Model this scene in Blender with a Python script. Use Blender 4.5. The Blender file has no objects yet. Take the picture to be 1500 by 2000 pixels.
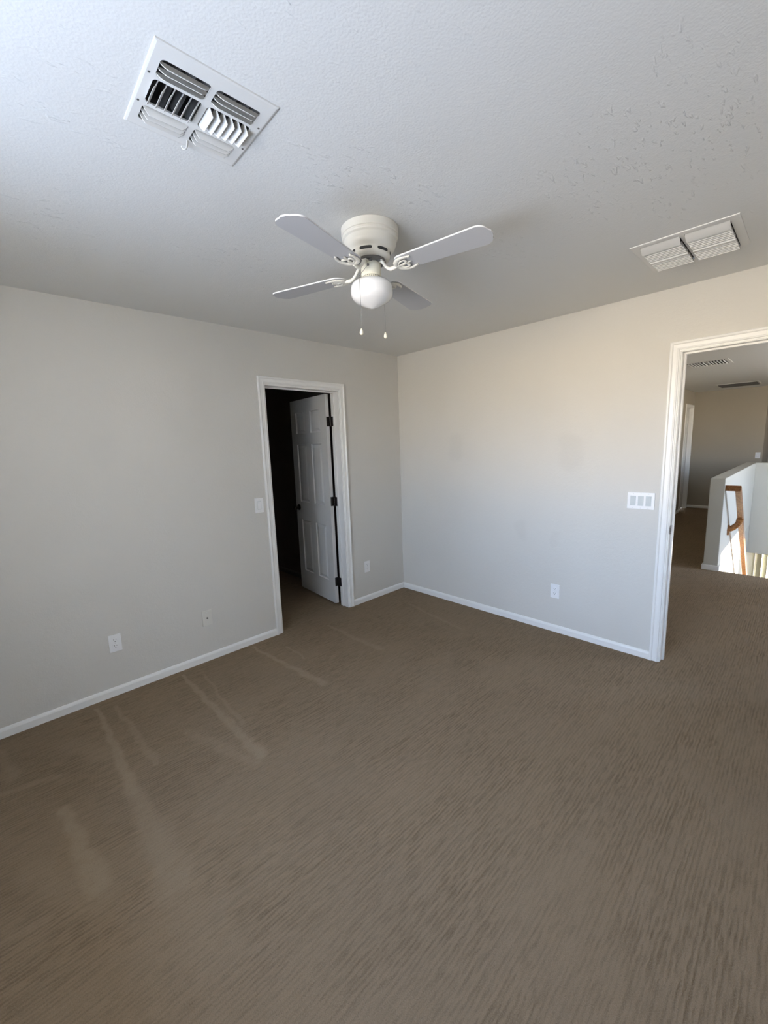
import bpy, bmesh, math, random
from mathutils import Vector, Matrix, Euler
random.seed(7)
S = bpy.context.scene
COL = S.collection
PI = math.pi

# ------------------------------------------------------------------ camera
F, YAW, PIT, ROL = 810.642, math.radians(44.036), math.radians(8.939), math.radians(-1.987)
CAM = Vector((-3.182, -3.019, 1.529))
fw = Vector((math.sin(YAW)*math.cos(PIT), math.cos(YAW)*math.cos(PIT), -math.sin(PIT)))
rt = Vector((math.cos(YAW), -math.sin(YAW), 0)); up = rt.cross(fw)
r2 = rt*math.cos(ROL) + up*math.sin(ROL); u2 = -rt*math.sin(ROL) + up*math.cos(ROL)
cd = bpy.data.cameras.new('camera'); cam = bpy.data.objects.new('camera', cd); COL.objects.link(cam)
cam.matrix_world = Matrix(((r2.x, u2.x, -fw.x, CAM.x), (r2.y, u2.y, -fw.y, CAM.y), (r2.z, u2.z, -fw.z, CAM.z), (0, 0, 0, 1)))
cd.sensor_fit = 'VERTICAL'; cd.sensor_height = 36; cd.lens = F/2000*36; cd.clip_start = .02; cd.clip_end = 200
S.camera = cam

# ------------------------------------------------------------------ view, world, sun, portals
S.view_settings.view_transform = 'Standard'; S.view_settings.look = 'None'
S.view_settings.gamma = 1; S.view_settings.use_curve_mapping = False
S.view_settings.exposure = 1.88
SKY = 7.0
W = bpy.data.worlds.new('world'); S.world = W; W.use_nodes = True
nt = W.node_tree; nt.nodes.clear()
tc = nt.nodes.new('ShaderNodeTexCoord'); sp = nt.nodes.new('ShaderNodeSeparateXYZ')
mr = nt.nodes.new('ShaderNodeMapRange'); mr.inputs[1].default_value = -1; mr.inputs[2].default_value = 1
rp = nt.nodes.new('ShaderNodeValToRGB'); bg = nt.nodes.new('ShaderNodeBackground'); wo = nt.nodes.new('ShaderNodeOutputWorld')
nt.links.new(tc.outputs['Generated'], sp.inputs[0]); nt.links.new(sp.outputs[2], mr.inputs[0])
nt.links.new(mr.outputs[0], rp.inputs[0]); nt.links.new(rp.outputs[0], bg.inputs[0]); nt.links.new(bg.outputs[0], wo.inputs[0])
bg.inputs[1].default_value = SKY
def ramp(cr, stops):
    while len(cr.elements) > 1: cr.elements.remove(cr.elements[-1])
    cr.elements[0].position, cr.elements[0].color = stops[0][0], (*stops[0][1], 1)
    for p, c in stops[1:]:
        e = cr.elements.new(p); e.color = (*c, 1)
# shaded ground close to the house, sunlit ground and houses further off, hazy horizon, blue sky
ramp(rp.color_ramp, [(0.0, (.29, .38, .54)), (.30, (.40, .47, .60)), (.41, (.80, .71, .58)), (.485, (1.2, 1.02, .78)),
                     (.51, (.96, .95, .95)), (.56, (.72, .88, 1.15)), (1.0, (.48, .72, 1.2))])
sd = bpy.data.lights.new('sun', 'SUN'); sd.energy = 9; sd.angle = math.radians(.6); sd.color = (1, .93, .82)
sun = bpy.data.objects.new('sun', sd); COL.objects.link(sun)
sun.rotation_euler = Vector((.10, 1.0, -.49)).to_track_quat('-Z', 'Y').to_euler()
def portal(name, loc, direction, sx, sy):
    l = bpy.data.lights.new(name, 'AREA'); l.shape = 'RECTANGLE'; l.size = sx; l.size_y = sy; l.cycles.is_portal = True
    o = bpy.data.objects.new(name, l); COL.objects.link(o); o.location = loc
    o.rotation_euler = Vector(direction).to_track_quat('-Z', 'Z').to_euler()
H = 2.424
WX, WY = -3.88, -3.95           # window wall and rear wall of the bedroom
WIN = (-2.80, -1.25, .95, 2.14) # bedroom window y0,y1,z0,z1
portal('portal', (WX-.10, (WIN[0]+WIN[1])/2, (WIN[2]+WIN[3])/2), (1, 0, 0), WIN[1]-WIN[0], WIN[3]-WIN[2])
portal('portal', (3.46, -6.12, 1.485), (0, 1, 0), 2.28, 1.07)
portal('portal', (-.02, -4.92, 1.5), (1, 0, 0), .55, 1.1)  # daylight through the added hall window
portal('portal', (8.1, -3.7, -1.2), (-1, 0, 0), 2.5, 2.4)

# ------------------------------------------------------------------ materials
def mat(name, col, rough=.6, metal=0, **kw):
    m = bpy.data.materials.new(name); m.use_nodes = True
    b = m.node_tree.nodes['Principled BSDF']
    b.inputs['Base Color'].default_value = (*col, 1); b.inputs['Roughness'].default_value = rough; b.inputs['Metallic'].default_value = metal
    for k, v in kw.items():
        b.inputs[k].default_value = v
    return m
def N(m, t, **kw):
    n = m.node_tree.nodes.new(t)
    for k, v in kw.items(): setattr(n, k, v)
    return n
def L(m, a, b): m.node_tree.links.new(a, b)
def noise(m, src, scale, detail=3, rough=.55, dist=0):
    n = N(m, 'ShaderNodeTexNoise'); n.inputs['Scale'].default_value = scale; n.inputs['Detail'].default_value = detail
    n.inputs['Roughness'].default_value = rough; n.inputs['Distortion'].default_value = dist; L(m, src, n.inputs['Vector']); return n.outputs['Fac']
def mapping(m, src, scale=(1, 1, 1), loc=(0, 0, 0), rot=(0, 0, 0)):
    n = N(m, 'ShaderNodeMapping'); n.inputs['Scale'].default_value = scale; n.inputs['Location'].default_value = loc
    n.inputs['Rotation'].default_value = rot; L(m, src, n.inputs['Vector']); return n.outputs[0]
def mth(m, op, a, b=None, c=None, clamp=False):
    n = N(m, 'ShaderNodeMath', operation=op, use_clamp=clamp)
    for i, v in enumerate((a, b, c)):
        if v is None: continue
        if isinstance(v, (int, float)): n.inputs[i].default_value = v
        else: L(m, v, n.inputs[i])
    return n.outputs[0]
def rng(m, v, a, b, c=0., d=1., smooth=True):
    n = N(m, 'ShaderNodeMapRange'); n.interpolation_type = 'SMOOTHSTEP' if smooth else 'LINEAR'
    L(m, v, n.inputs[0])
    for i, x in enumerate((a, b, c, d)): n.inputs[i+1].default_value = x
    return n.outputs[0]
def mix(m, f, a, b):
    n = N(m, 'ShaderNodeMix', data_type='RGBA')
    if isinstance(f, (int, float)): n.inputs[0].default_value = f
    else: L(m, f, n.inputs[0])
    for i, v in ((6, a), (7, b)):
        if isinstance(v, tuple): n.inputs[i].default_value = (*v, 1)
        else: L(m, v, n.inputs[i])
    return n.outputs[2]
def bump(m, h, dist, strength=1., normal=None):
    n = N(m, 'ShaderNodeBump'); n.inputs['Distance'].default_value = dist; n.inputs['Strength'].default_value = strength
    L(m, h, n.inputs['Height'])
    if normal is not None: L(m, normal, n.inputs['Normal'])
    return n.outputs[0]
def P(m): return m.node_tree.nodes['Principled BSDF']
def pos(m): return N(m, 'ShaderNodeNewGeometry').outputs['Position']
def segd(m, p, a, b):
    """distance from point p to the segment a-b on the floor or a wall"""
    a = Vector(a); b = Vector(b); d = b-a
    v = N(m, 'ShaderNodeVectorMath', operation='SUBTRACT'); L(m, p, v.inputs[0]); v.inputs[1].default_value = a
    t = N(m, 'ShaderNodeVectorMath', operation='DOT_PRODUCT'); L(m, v.outputs[0], t.inputs[0]); t.inputs[1].default_value = d/d.length_squared
    tt = mth(m, 'MULTIPLY', t.outputs['Value'], 1.0, clamp=True)
    s = N(m, 'ShaderNodeVectorMath', operation='SCALE'); s.inputs[0].default_value = d; L(m, tt, s.inputs['Scale'])
    e = N(m, 'ShaderNodeVectorMath', operation='DISTANCE'); L(m, v.outputs[0], e.inputs[0]); L(m, s.outputs[0], e.inputs[1])
    return e.outputs['Value'], tt

def wall_material(name, col, dark_patches=()):
    m = mat(name, col, .62); p = pos(m)
    big = noise(m, p, 1.3, 2)
    c = mix(m, rng(m, big, .3, .7), tuple(x*.985 for x in col), tuple(min(1, x*1.012) for x in col))
    for (q, rx, k) in dark_patches:      # soft darker patches with wobbly edges
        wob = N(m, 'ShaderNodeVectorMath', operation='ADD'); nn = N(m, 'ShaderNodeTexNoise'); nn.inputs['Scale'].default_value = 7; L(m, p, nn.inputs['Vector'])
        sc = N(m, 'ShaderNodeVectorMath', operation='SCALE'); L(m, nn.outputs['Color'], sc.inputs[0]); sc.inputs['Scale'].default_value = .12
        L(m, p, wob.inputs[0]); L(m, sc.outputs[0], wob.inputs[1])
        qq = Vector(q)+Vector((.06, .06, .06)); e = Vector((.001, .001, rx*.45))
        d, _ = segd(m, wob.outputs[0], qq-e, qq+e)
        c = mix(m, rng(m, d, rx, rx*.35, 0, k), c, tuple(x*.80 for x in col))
    L(m, c, P(m).inputs['Base Color'])
    n1 = noise(m, p, 150, 2, .5); n2 = noise(m, p, 45, 3, .5)
    h = mth(m, 'ADD', mth(m, 'MULTIPLY', n1, .5), mth(m, 'MULTIPLY', n2, .8))
    L(m, bump(m, h, .0022, .55), P(m).inputs['Normal'])
    return m
WALLC = (.665, .645, .60)
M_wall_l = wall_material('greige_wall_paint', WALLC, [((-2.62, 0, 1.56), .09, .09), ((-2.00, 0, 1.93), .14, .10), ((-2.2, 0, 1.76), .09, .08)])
M_wall_r = wall_material('greige_wall_paint_patchy', WALLC, [((0, -.71, 1.50), .11, .20), ((0, -1.75, 1.44), .12, .20), ((0, -1.38, .80), .075, .18), ((0, -1.66, .76), .055, .16)])
M_wall = wall_material('greige_paint', WALLC)
M_ceil = mat('ceiling_paint', (.73, .725, .70), .7)
p = pos(M_ceil)
fine = noise(M_ceil, p, 160, 2, .5)
str1 = noise(M_ceil, mapping(M_ceil, p, (22, 75, 20), rot=(0, 0, .5)), 1, 2, .5, .3)
msk = rng(M_ceil, noise(M_ceil, p, 1.7, 3, .7), .46, .64)
str2 = mth(M_ceil, 'MULTIPLY', rng(M_ceil, str1, .60, .74), msk)
h = mth(M_ceil, 'ADD', mth(M_ceil, 'MULTIPLY', fine, .45), mth(M_ceil, 'MULTIPLY', str2, 1.25))
h = mth(M_ceil, 'ADD', h, mth(M_ceil, 'MULTIPLY', noise(M_ceil, p, 40, 2), .5))
L(M_ceil, bump(M_ceil, h, .0020, .6), P(M_ceil).inputs['Normal'])

# carpet: broken ribs running toward the doorway wall, with pale vacuum tracks
M_carpet = mat('ribbed_carpet', (.2, .16, .12), .95)
m = M_carpet; p = pos(m)
P(m).inputs['Specular IOR Level'].default_value = .1
wn = N(m, 'ShaderNodeTexNoise'); wn.inputs['Scale'].default_value = 14; wn.inputs['Detail'].default_value = 2; L(m, p, wn.inputs['Vector'])
wv = N(m, 'ShaderNodeVectorMath', operation='MULTIPLY_ADD'); L(m, wn.outputs['Color'], wv.inputs[0]); wv.inputs[1].default_value = (.0, .010, 0); L(m, p, wv.inputs[2])
sy = N(m, 'ShaderNodeSeparateXYZ'); L(m, wv.outputs[0], sy.inputs[0])
rowm = mth(m, 'MULTIPLY_ADD', mth(m, 'SINE', mth(m, 'MULTIPLY', sy.outputs[1], 2*PI/.0140)), .5, .5)
dash = noise(m, mapping(m, wv.outputs[0], (18, 80, 1)), 1, 2, .55)
dash2 = noise(m, mapping(m, wv.outputs[0], (6, 72, 1), loc=(3, 7, 0)), 1, 2, .5)
pile = noise(m, p, 300, 2, .7)
mott = noise(m, mapping(m, p, (2.2, 5, 1)), 1, 4, .6)
blot = noise(m, p, 1.1, 3, .5)
ribs = mth(m, 'ADD', mth(m, 'ADD', mth(m, 'MULTIPLY', dash, .45), mth(m, 'MULTIPLY', dash2, .40)), mth(m, 'MULTIPLY', rowm, .12))
ribm = mth(m, 'MULTIPLY', rng(m, ribs, .38, .66), rng(m, noise(m, mapping(m, p, (1.5, 2.5, 1)), 1, 3, .6), .30, .60, .45, 1))
wp = N(m, 'ShaderNodeVectorMath', operation='MULTIPLY_ADD'); wn2 = N(m, 'ShaderNodeTexNoise'); wn2.inputs['Scale'].default_value = 9; wn2.inputs['Detail'].default_value = 4; L(m, p, wn2.inputs['Vector'])
L(m, wn2.outputs['Color'], wp.inputs[0]); wp.inputs[1].default_value = (.07, .07, 0); L(m, p, wp.inputs[2])
TRACKS = []   # filled below: (a, b, half width start, half width end, strength)
def T(*a): TRACKS.append(a)
T((-2.851, -0.089), (-2.862, -0.967), 0.012, 0.03, 0.9)
T((-2.862, -0.967), (-2.863, -1.541), 0.03, 0.07, 0.55)
T((-2.767, -0.142), (-2.736, -0.849), 0.012, 0.02, 0.5)
T((-2.347, -0.088), (-2.343, -1.190), 0.012, 0.03, 0.85)
T((-2.243, -0.183), (-2.296, -0.894), 0.01, 0.015, 0.45)
T((-1.813, -0.071), (-1.737, -0.895), 0.012, 0.03, 0.8)
T((-1.621, -0.247), (-1.630, -0.513), 0.01, 0.01, 0.5)
T((-1.173, -0.184), (-1.155, -0.843), 0.012, 0.03, 0.5)
T((-3.107, -0.848), (-3.074, -1.361), 0.02, 0.045, 0.85)
T((-3.307, -0.528), (-3.106, -0.591), 0.015, 0.02, 0.45)
T((-2.533, -0.733), (-2.386, -1.220), 0.03, 0.03, 0.35)
T((-3.332, -1.341), (-3.217, -1.354), 0.012, 0.018, 0.4)
T((-3.295, -0.151), (-3.258, -0.440), 0.02, 0.03, 0.45)
T((-3.025, -0.355), (-2.887, -0.612), 0.05, 0.05, 0.25)
T((-0.336, -0.391), (-0.462, -1.083), 0.012, 0.02, 0.4)
T((-2.863, -1.541), (-2.837, -1.858), 0.07, 0.1, 0.2)
T((-3.239, -1.099), (-3.083, -1.413), 0.05, 0.06, 0.25)
T((-0.639, -2.259), (-0.273, -2.578), 0.1, 0.1, 0.18)
tr = None
for (a, b, w0, w1, k) in TRACKS:
    d, t = segd(m, wp.outputs[0], (a[0]+.035, a[1]+.035, 0), (b[0]+.035, b[1]+.035, 0))
    wdt = mth(m, 'MULTIPLY_ADD', t, w1-w0, w0)
    f = rng(m, mth(m, 'DIVIDE', d, wdt), 1.5, .3, 0, k)
    tr = f if tr is None else mth(m, 'MAXIMUM', tr, f)
if tr is None: tr = mth(m, 'MULTIPLY', blot, 0)
ribw = mth(m, 'MULTIPLY', ribm, mth(m, 'SUBTRACT', 1.0, mth(m, 'MULTIPLY', tr, .7)))
c = mix(m, ribw, (.268, .196, .126), (.150, .104, .060))
c = mix(m, rng(m, mott, .35, .7, 0, .35), c, (.262, .196, .132))
c = mix(m, rng(m, blot, .45, .7, 0, .25), c, (.185, .138, .095))
c = mix(m, mth(m, 'MULTIPLY', mth(m, 'MULTIPLY', tr, rng(m, noise(m, p, 26, 4, .7), .3, .6, .55, 1)), .80), c, (.345, .268, .185))
c = mix(m, rng(m, pile, .42, .68, 0, .55), c, (.31, .24, .168))
c = mix(m, rng(m, noise(m, p, 260, 1), .60, .72, 0, .40), c, (.115, .083, .055))
L(m, c, P(m).inputs['Base Color'])
hh = mth(m, 'ADD', mth(m, 'MULTIPLY', ribw, -.55), mth(m, 'MULTIPLY', pile, .45))
L(m, bump(m, hh, .006, .7), P(m).inputs['Normal'])

M_stucco = wall_material('stucco', (.48, .44, .38))
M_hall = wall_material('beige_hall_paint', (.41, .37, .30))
M_half = wall_material('pale_stair_paint', (.56, .545, .48))
M_cable = mat('painted_over_plastic', (.72, .70, .64), .45)
M_hinge = mat('bronze_hinge_metal', (.075, .065, .06), .32, .85)
M_closet = wall_material('closet_paint_shade_darkened', (.15, .13, .11))  # closet shade put into the colour: wall and baseboard paint darkened
M_trim = mat('white_trim_paint', (.86, .855, .83), .35)
M_door = mat('white_door_paint', (.74, .735, .71), .4)
M_plate = mat('white_plastic', (.88, .88, .88), .3)
M_plate2 = mat('grey_white_rocker', (.62, .66, .66), .3)
M_slot = mat('dark_slot', (.03, .03, .03), .6)
M_black = mat('oil_rubbed_bronze', (.025, .02, .017), .4, .6)
M_steel = mat('worn_strike_metal', (.22, .21, .20), .4, .8)
M_vent = mat('vent_enamel', (.74, .73, .70), .4)
M_duct = mat('duct_metal', (.16, .155, .15), .5, .3)
M_fan = mat('fan_enamel', (.78, .755, .68), .3)
M_cream = mat('cream_plastic', (.80, .765, .63), .35)
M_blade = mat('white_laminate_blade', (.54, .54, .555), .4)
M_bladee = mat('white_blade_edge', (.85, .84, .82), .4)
M_brass = mat('chain_metal', (.30, .29, .27), .35, .9)
M_glass = mat('milk_glass', (.86, .86, .86), .08)
P(M_glass).inputs['Subsurface Weight'].default_value = .25; P(M_glass).inputs['Subsurface Radius'].default_value = (.02, .02, .02)
P(M_glass).inputs['Coat Weight'].default_value = .5; P(M_glass).inputs['Coat Roughness'].default_value = .03
M_oak = mat('honey_oak', (.42, .19, .06), .35)
m = M_oak; p = pos(m)
g = noise(m, mapping(m, p, (6, 60, 60), rot=(0, .67, 0)), 1, 4, .6)
L(m, mix(m, rng(m, g, .35, .65), (.20, .075, .02), (.34, .155, .05)), P(m).inputs['Base Color'])
M_blind = mat('ivory_vinyl', (.75, .70, .52), .5)
M_pane = mat('window_glass', (1, 1, 1), .02); P(M_pane).inputs['Transmission Weight'].default_value = 1; P(M_pane).inputs['IOR'].default_value = 1.0; P(M_pane).inputs['Specular IOR Level'].default_value = .2

# ------------------------------------------------------------------ mesh helpers
def obj(name, bm, mats, parent=None, smooth=None, loc=None):
    me = bpy.data.meshes.new(name)
    bmesh.ops.recalc_face_normals(bm, faces=bm.faces)
    bm.to_mesh(me); bm.free()
    for mm in (mats if isinstance(mats, (list, tuple)) else [mats]): me.materials.append(mm)
    if smooth:
        me.polygons.foreach_set('use_smooth', [True]*len(me.polygons))
        me.set_sharp_from_angle(angle=math.radians(smooth))
    o = bpy.data.objects.new(name, me); COL.objects.link(o)
    if parent: o.parent = parent
    if loc is not None: o.location = loc
    return o
def tag(o, label=None, cat=None, group=None, kind=None):
    if label: o['label'] = label
    if cat: o['category'] = cat
    if group: o['group'] = group
    if kind: o['kind'] = kind
    return o
def thing(name, label, cat, loc=(0, 0, 0), rot=(0, 0, 0), group=None, kind=None):
    o = bpy.data.objects.new(name, None); COL.objects.link(o); o.location = loc; o.rotation_euler = rot
    o.empty_display_size = .05
    return tag(o, label, cat, group, kind)
def box(bm, x0, x1, y0, y1, z0, z1, bev=0, mi=0, M=None):
    t = bmesh.new()
    vs = [t.verts.new((x, y, z)) for x in (x0, x1) for y in (y0, y1) for z in (z0, z1)]
    for f in ((0, 1, 3, 2), (4, 6, 7, 5), (0, 4, 5, 1), (2, 3, 7, 6), (0, 2, 6, 4), (1, 5, 7, 3)): t.faces.new([vs[i] for i in f])
    if bev: bmesh.ops.bevel(t, geom=t.edges[:]+t.verts[:], offset=bev, segments=2, profile=.5, affect='EDGES')
    if M is not None: bmesh.ops.transform(t, matrix=M, verts=t.verts)
    for f in t.faces: f.material_index = mi
    me = bpy.data.meshes.new('t'); t.to_mesh(me); t.free(); bm.from_mesh(me); bpy.data.meshes.remove(me)
    return bm
def B(*a, **k): return box(bmesh.new(), *a, **k)
def slab(axis, c0, c1, u0, u1, v0, v1, holes=()):
    """thick sheet across the given axis between c0 and c1, with rectangular holes (u0,u1,v0,v1)"""
    us = sorted({u0, u1, *[h[0] for h in holes], *[h[1] for h in holes]}); vs = sorted({v0, v1, *[h[2] for h in holes], *[h[3] for h in holes]})
    us = [u for u in us if u0 <= u <= u1]; vs = [v for v in vs if v0 <= v <= v1]
    def solid(i, j):
        if i < 0 or j < 0 or i >= len(us)-1 or j >= len(vs)-1: return False
        cu, cv = (us[i]+us[i+1])/2, (vs[j]+vs[j+1])/2
        return not any(h[0] < cu < h[1] and h[2] < cv < h[3] for h in holes)
    def pt(c, u, v): return (c, u, v) if axis == 'x' else (u, c, v) if axis == 'y' else (u, v, c)
    bm = bmesh.new(); cache = {}
    def V(c, u, v):
        k = (c, u, v)
        if k not in cache: cache[k] = bm.verts.new(pt(c, u, v))
        return cache[k]
    for i in range(len(us)-1):
        for j in range(len(vs)-1):
            if not solid(i, j): continue
            a, b, c, d = us[i], us[i+1], vs[j], vs[j+1]
            bm.faces.new([V(c0, a, c), V(c0, b, c), V(c0, b, d), V(c0, a, d)])
            bm.faces.new([V(c1, a, c), V(c1, a, d), V(c1, b, d), V(c1, b, c)])
            for (ii, jj, q) in ((i-1, j, ((a, c), (a, d))), (i+1, j, ((b, c), (b, d))), (i, j-1, ((a, c), (b, c))), (i, j+1, ((a, d), (b, d)))):
                if not solid(ii, jj): bm.faces.new([V(c0, *q[0]), V(c0, *q[1]), V(c1, *q[1]), V(c1, *q[0])])
    return bm
def prism(bm, prof, a, b, ex, ey, mi=0, m0=0, m1=0):
    """profile (list of 2D) swept from point a to b; ex, ey are the profile axes; m0/m1: mitre slope of the ends along the profile's x"""
    a, b, ex, ey = Vector(a), Vector(b), Vector(ex), Vector(ey); d = (b-a).normalized()
    A = [bm.verts.new(a+ex*x+ey*y+d*(m0*x)) for x, y in prof]; Bv = [bm.verts.new(b+ex*x+ey*y+d*(m1*x)) for x, y in prof]
    n = len(prof); fs = [bm.faces.new([A[i], A[(i+1) % n], Bv[(i+1) % n], Bv[i]]) for i in range(n)]
    fs += [bm.faces.new(A[::-1]), bm.faces.new(Bv)]
    for f in fs: f.material_index = mi
    return bm
def lathe(bm, prof, seg=48, mi=0, M=None, cap=True):
    rings = []
    new = []
    for r, z in prof:
        if r < 1e-6: rings.append([bm.verts.new((0, 0, z))])
        else: rings.append([bm.verts.new((r*math.cos(2*PI*k/seg), r*math.sin(2*PI*k/seg), z)) for k in range(seg)])
        new += rings[-1]
    for a, b in zip(rings, rings[1:]):
        for k in range(seg):
            k2 = (k+1) % seg
            if len(a) == 1 and len(b) == 1: continue
            f = bm.faces.new([a[0], b[k], b[k2]]) if len(a) == 1 else bm.faces.new([a[k], a[k2], b[0]]) if len(b) == 1 else bm.faces.new([a[k], a[k2], b[k2], b[k]])
            f.material_index = mi
    if cap:
        for r in (rings[0], rings[-1]):
            if len(r) > 1: bm.faces.new(r).material_index = mi
    if M is not None: bmesh.ops.transform(bm, matrix=M, verts=new)
    return bm
def tube(bm, pts, radii, seg=10, mi=0, flat=1.0, upv=(0, 0, 1)):
    """round (or flattened) tube along points with a radius for each"""
    pts = [Vector(q) for q in pts]; n = len(pts)
    if isinstance(radii, (int, float)): radii = [radii]*n
    rings = []
    for i, q in enumerate(pts):
        d = (pts[min(i+1, n-1)]-pts[max(i-1, 0)]).normalized(); u = Vector(upv)
        s = d.cross(u)
        if s.length < 1e-4: s = d.cross(Vector((1, 0, 0)))
        s.normalize(); t = s.cross(d).normalized()
        rings.append([bm.verts.new(q+(s*math.cos(2*PI*k/seg)+t*math.sin(2*PI*k/seg)*flat)*radii[i]) for k in range(seg)])
    for a, b in zip(rings, rings[1:]):
        for k in range(seg):
            bm.faces.new([a[k], a[(k+1) % seg], b[(k+1) % seg], b[k]]).material_index = mi
    for r in (rings[0], rings[-1]): bm.faces.new(r).material_index = mi
    return bm
def spline(pts, n=8):
    pts = [Vector(q) for q in pts]; out = []
    for i in range(len(pts)-1):
        p0, p1, p2, p3 = pts[max(i-1, 0)], pts[i], pts[i+1], pts[min(i+2, len(pts)-1)]
        for k in range(n):
            t = k/n; out.append(.5*((2*p1)+(p2-p0)*t+(2*p0-5*p1+4*p2-p3)*t*t+(3*p1-p0-3*p2+p3)*t**3))
    return out+[pts[-1]]
def dup(root, loc, rot=None, label=None, group=None):
    r = root.copy(); COL.objects.link(r); r.location = loc
    if rot is not None: r.rotation_euler = rot
    if label: r['label'] = label
    if group: r['group'] = group
    for ch in list(root.children):
        c = ch.copy(); COL.objects.link(c); c.parent = r
        for g in ch.children:
            d = g.copy(); COL.objects.link(d); d.parent = c
    return r
def struct(name, bm, m, label, cat, smooth=None, parent=None):
    return tag(obj(name, bm, m, parent, smooth), label, cat, kind='structure')

# ------------------------------------------------------------------ room shell
D1 = (-1.520, -.767, 2.050)      # rough opening of the closet door: x0, x1, top
D2 = (-3.200, -2.387, 2.056)     # rough opening of the hall doorway: y0, y1, top
T_ = .115
HL = -1.19                        # hall's left wall
PY0, PY1, PX0, PX1, PH = -2.372, -2.238, 2.69, 6.03, 1.055   # pony wall beside the stairs
SWY = -3.65                       # far side of the stairwell
V1 = (-2.63, -1.80); V2 = (-.615, -2.522); V3 = (3.56, -1.99); V4 = (6.85, -1.97)
struct('floor', slab('z', -.30, 0, WX-.15, 9.2, -6.0, 3.0, [(PX0, PX1+.13, -6.1, PY1)]), M_carpet, 'brown ribbed carpet with pale vacuum tracks across the bedroom and hall', 'carpet')
struct('ceiling', slab('z', H, H+.06, WX-.15, 9.2, -6.0, 3.0,
       [(V1[0]-.128, V1[0]+.128, V1[1]-.122, V1[1]+.122), (V2[0]-.17, V2[0]+.19, V2[1]-.168, V2[1]+.168), (V3[0]-.19, V3[0]+.19, V3[1]-.20, V3[1]+.20)]),
       M_ceil, 'pale textured ceiling with trowel marks', 'ceiling')
struct('wall_left', slab('y', 0, T_, WX, T_, 0, H, [(D1[0], D1[1], -1, D1[2])]), M_wall_l, 'greige wall with the narrow door, left of the corner', 'wall')
struct('wall_right', slab('x', 0, T_, WY, 0, 0, H, [(D2[0], D2[1], -1, D2[2])]), M_wall_r, 'greige wall with the wide doorway, right of the corner', 'wall')
struct('wall_rear', slab('y', WY-T_, WY, WX-.15, T_, 0, H), M_wall, 'greige bedroom wall behind the viewer', 'wall')
struct('wall_window', slab('x', WX-.15, WX, WY, T_, 0, H, [WIN]), M_wall, 'greige bedroom wall that holds the window', 'wall')
struct('ceiling_eave_added', slab('z', 2.38, 2.50, WX-1.20, WX-.15, -3.5, .6), M_stucco, 'unseen eave added over the bedroom window to cut sky light', 'eave')  # added out of view so less sky light reaches the near floor
struct('wall_light_blocker', slab('y', -3.75, -3.50, -7.5, WX-.20, -2.8, 3.2), M_stucco, 'unseen stucco wall added outside the bedroom window to block side light', 'wall')  # added out of view to keep window light off the left wall
# closet beyond the narrow door
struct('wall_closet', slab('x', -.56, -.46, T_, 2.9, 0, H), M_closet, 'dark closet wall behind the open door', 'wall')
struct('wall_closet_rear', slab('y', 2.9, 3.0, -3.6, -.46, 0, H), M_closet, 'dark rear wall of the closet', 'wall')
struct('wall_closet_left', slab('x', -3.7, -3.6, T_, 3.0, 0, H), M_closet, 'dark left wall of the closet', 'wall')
# hall
D3 = (6.98, 7.60, 2.11)
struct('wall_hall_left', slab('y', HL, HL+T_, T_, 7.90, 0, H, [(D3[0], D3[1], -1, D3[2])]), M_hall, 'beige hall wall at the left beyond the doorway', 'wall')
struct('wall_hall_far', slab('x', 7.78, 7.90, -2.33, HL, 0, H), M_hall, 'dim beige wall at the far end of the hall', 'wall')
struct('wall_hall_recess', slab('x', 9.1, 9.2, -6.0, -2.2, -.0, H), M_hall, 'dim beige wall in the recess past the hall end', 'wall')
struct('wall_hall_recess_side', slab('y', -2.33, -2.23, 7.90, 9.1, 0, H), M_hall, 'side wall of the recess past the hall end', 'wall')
struct('wall_stair_side', slab('y', -6.1, -6.0, T_, 9.2, -2.8, H, [(2.32, 4.6, .95, 2.02)]), M_hall, 'tall wall with a wide window across the stairwell', 'wall')
struct('wall_lower_left', slab('x', 1.2, 1.3, -6.0, PY1, -2.8, -.30), M_hall, 'wall of the lower floor under the hall', 'wall')
struct('wall_lower_right', slab('x', 8.0, 8.1, -6.0, PY1, -2.8, -.30, [(-4.95, -2.40, -2.4, -.42)]), M_hall, 'lower floor wall with the window past the stairs', 'wall')
struct('wall_hall_near', slab('x', 0.0, T_, -6.0, WY-T_, 0, H, [(-5.2, -4.65, .95, 2.05)]), M_hall, 'hall wall behind the bedroom', 'wall')
struct('floor_lower', slab('z', -2.9, -2.8, 1.2, 8.2, -6.1, PY1), M_carpet, 'carpet of the lower floor', 'carpet')
# half wall round the stairwell: one long run that also goes down beside the stairs, and a cross run
bm = bmesh.new(); box(bm, PX0, PX1+.13, PY0, PY1, 0, PH, .006); 
struct('wall_half', bm, M_half, 'white topped half wall beside the stairs, its end post facing the doorway', 'half wall')
struct('wall_stair_left', slab('y', PY0, PY1, 1.3, 8.0, -2.8, 0, [(1.2, PX0, -.3, 1), (PX1+.13, 8.1, -.3, 1)]), M_half, 'sunlit wall going down beside the stairs under the half wall', 'wall')
bm = bmesh.new(); box(bm, PX1, PX1+.13, -6.0, PY0, -.469, PH, .004)
struct('wall_half_cross', bm, M_half, 'half wall across the far end of the stairwell', 'half wall')
bm = bmesh.new(); box(bm, PX0-.13, PX0, -6.0, SWY, 0, PH, .006)
struct('wall_half_side', bm, M_half, 'half wall on the landing beside the head of the stairs', 'half wall')

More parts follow.
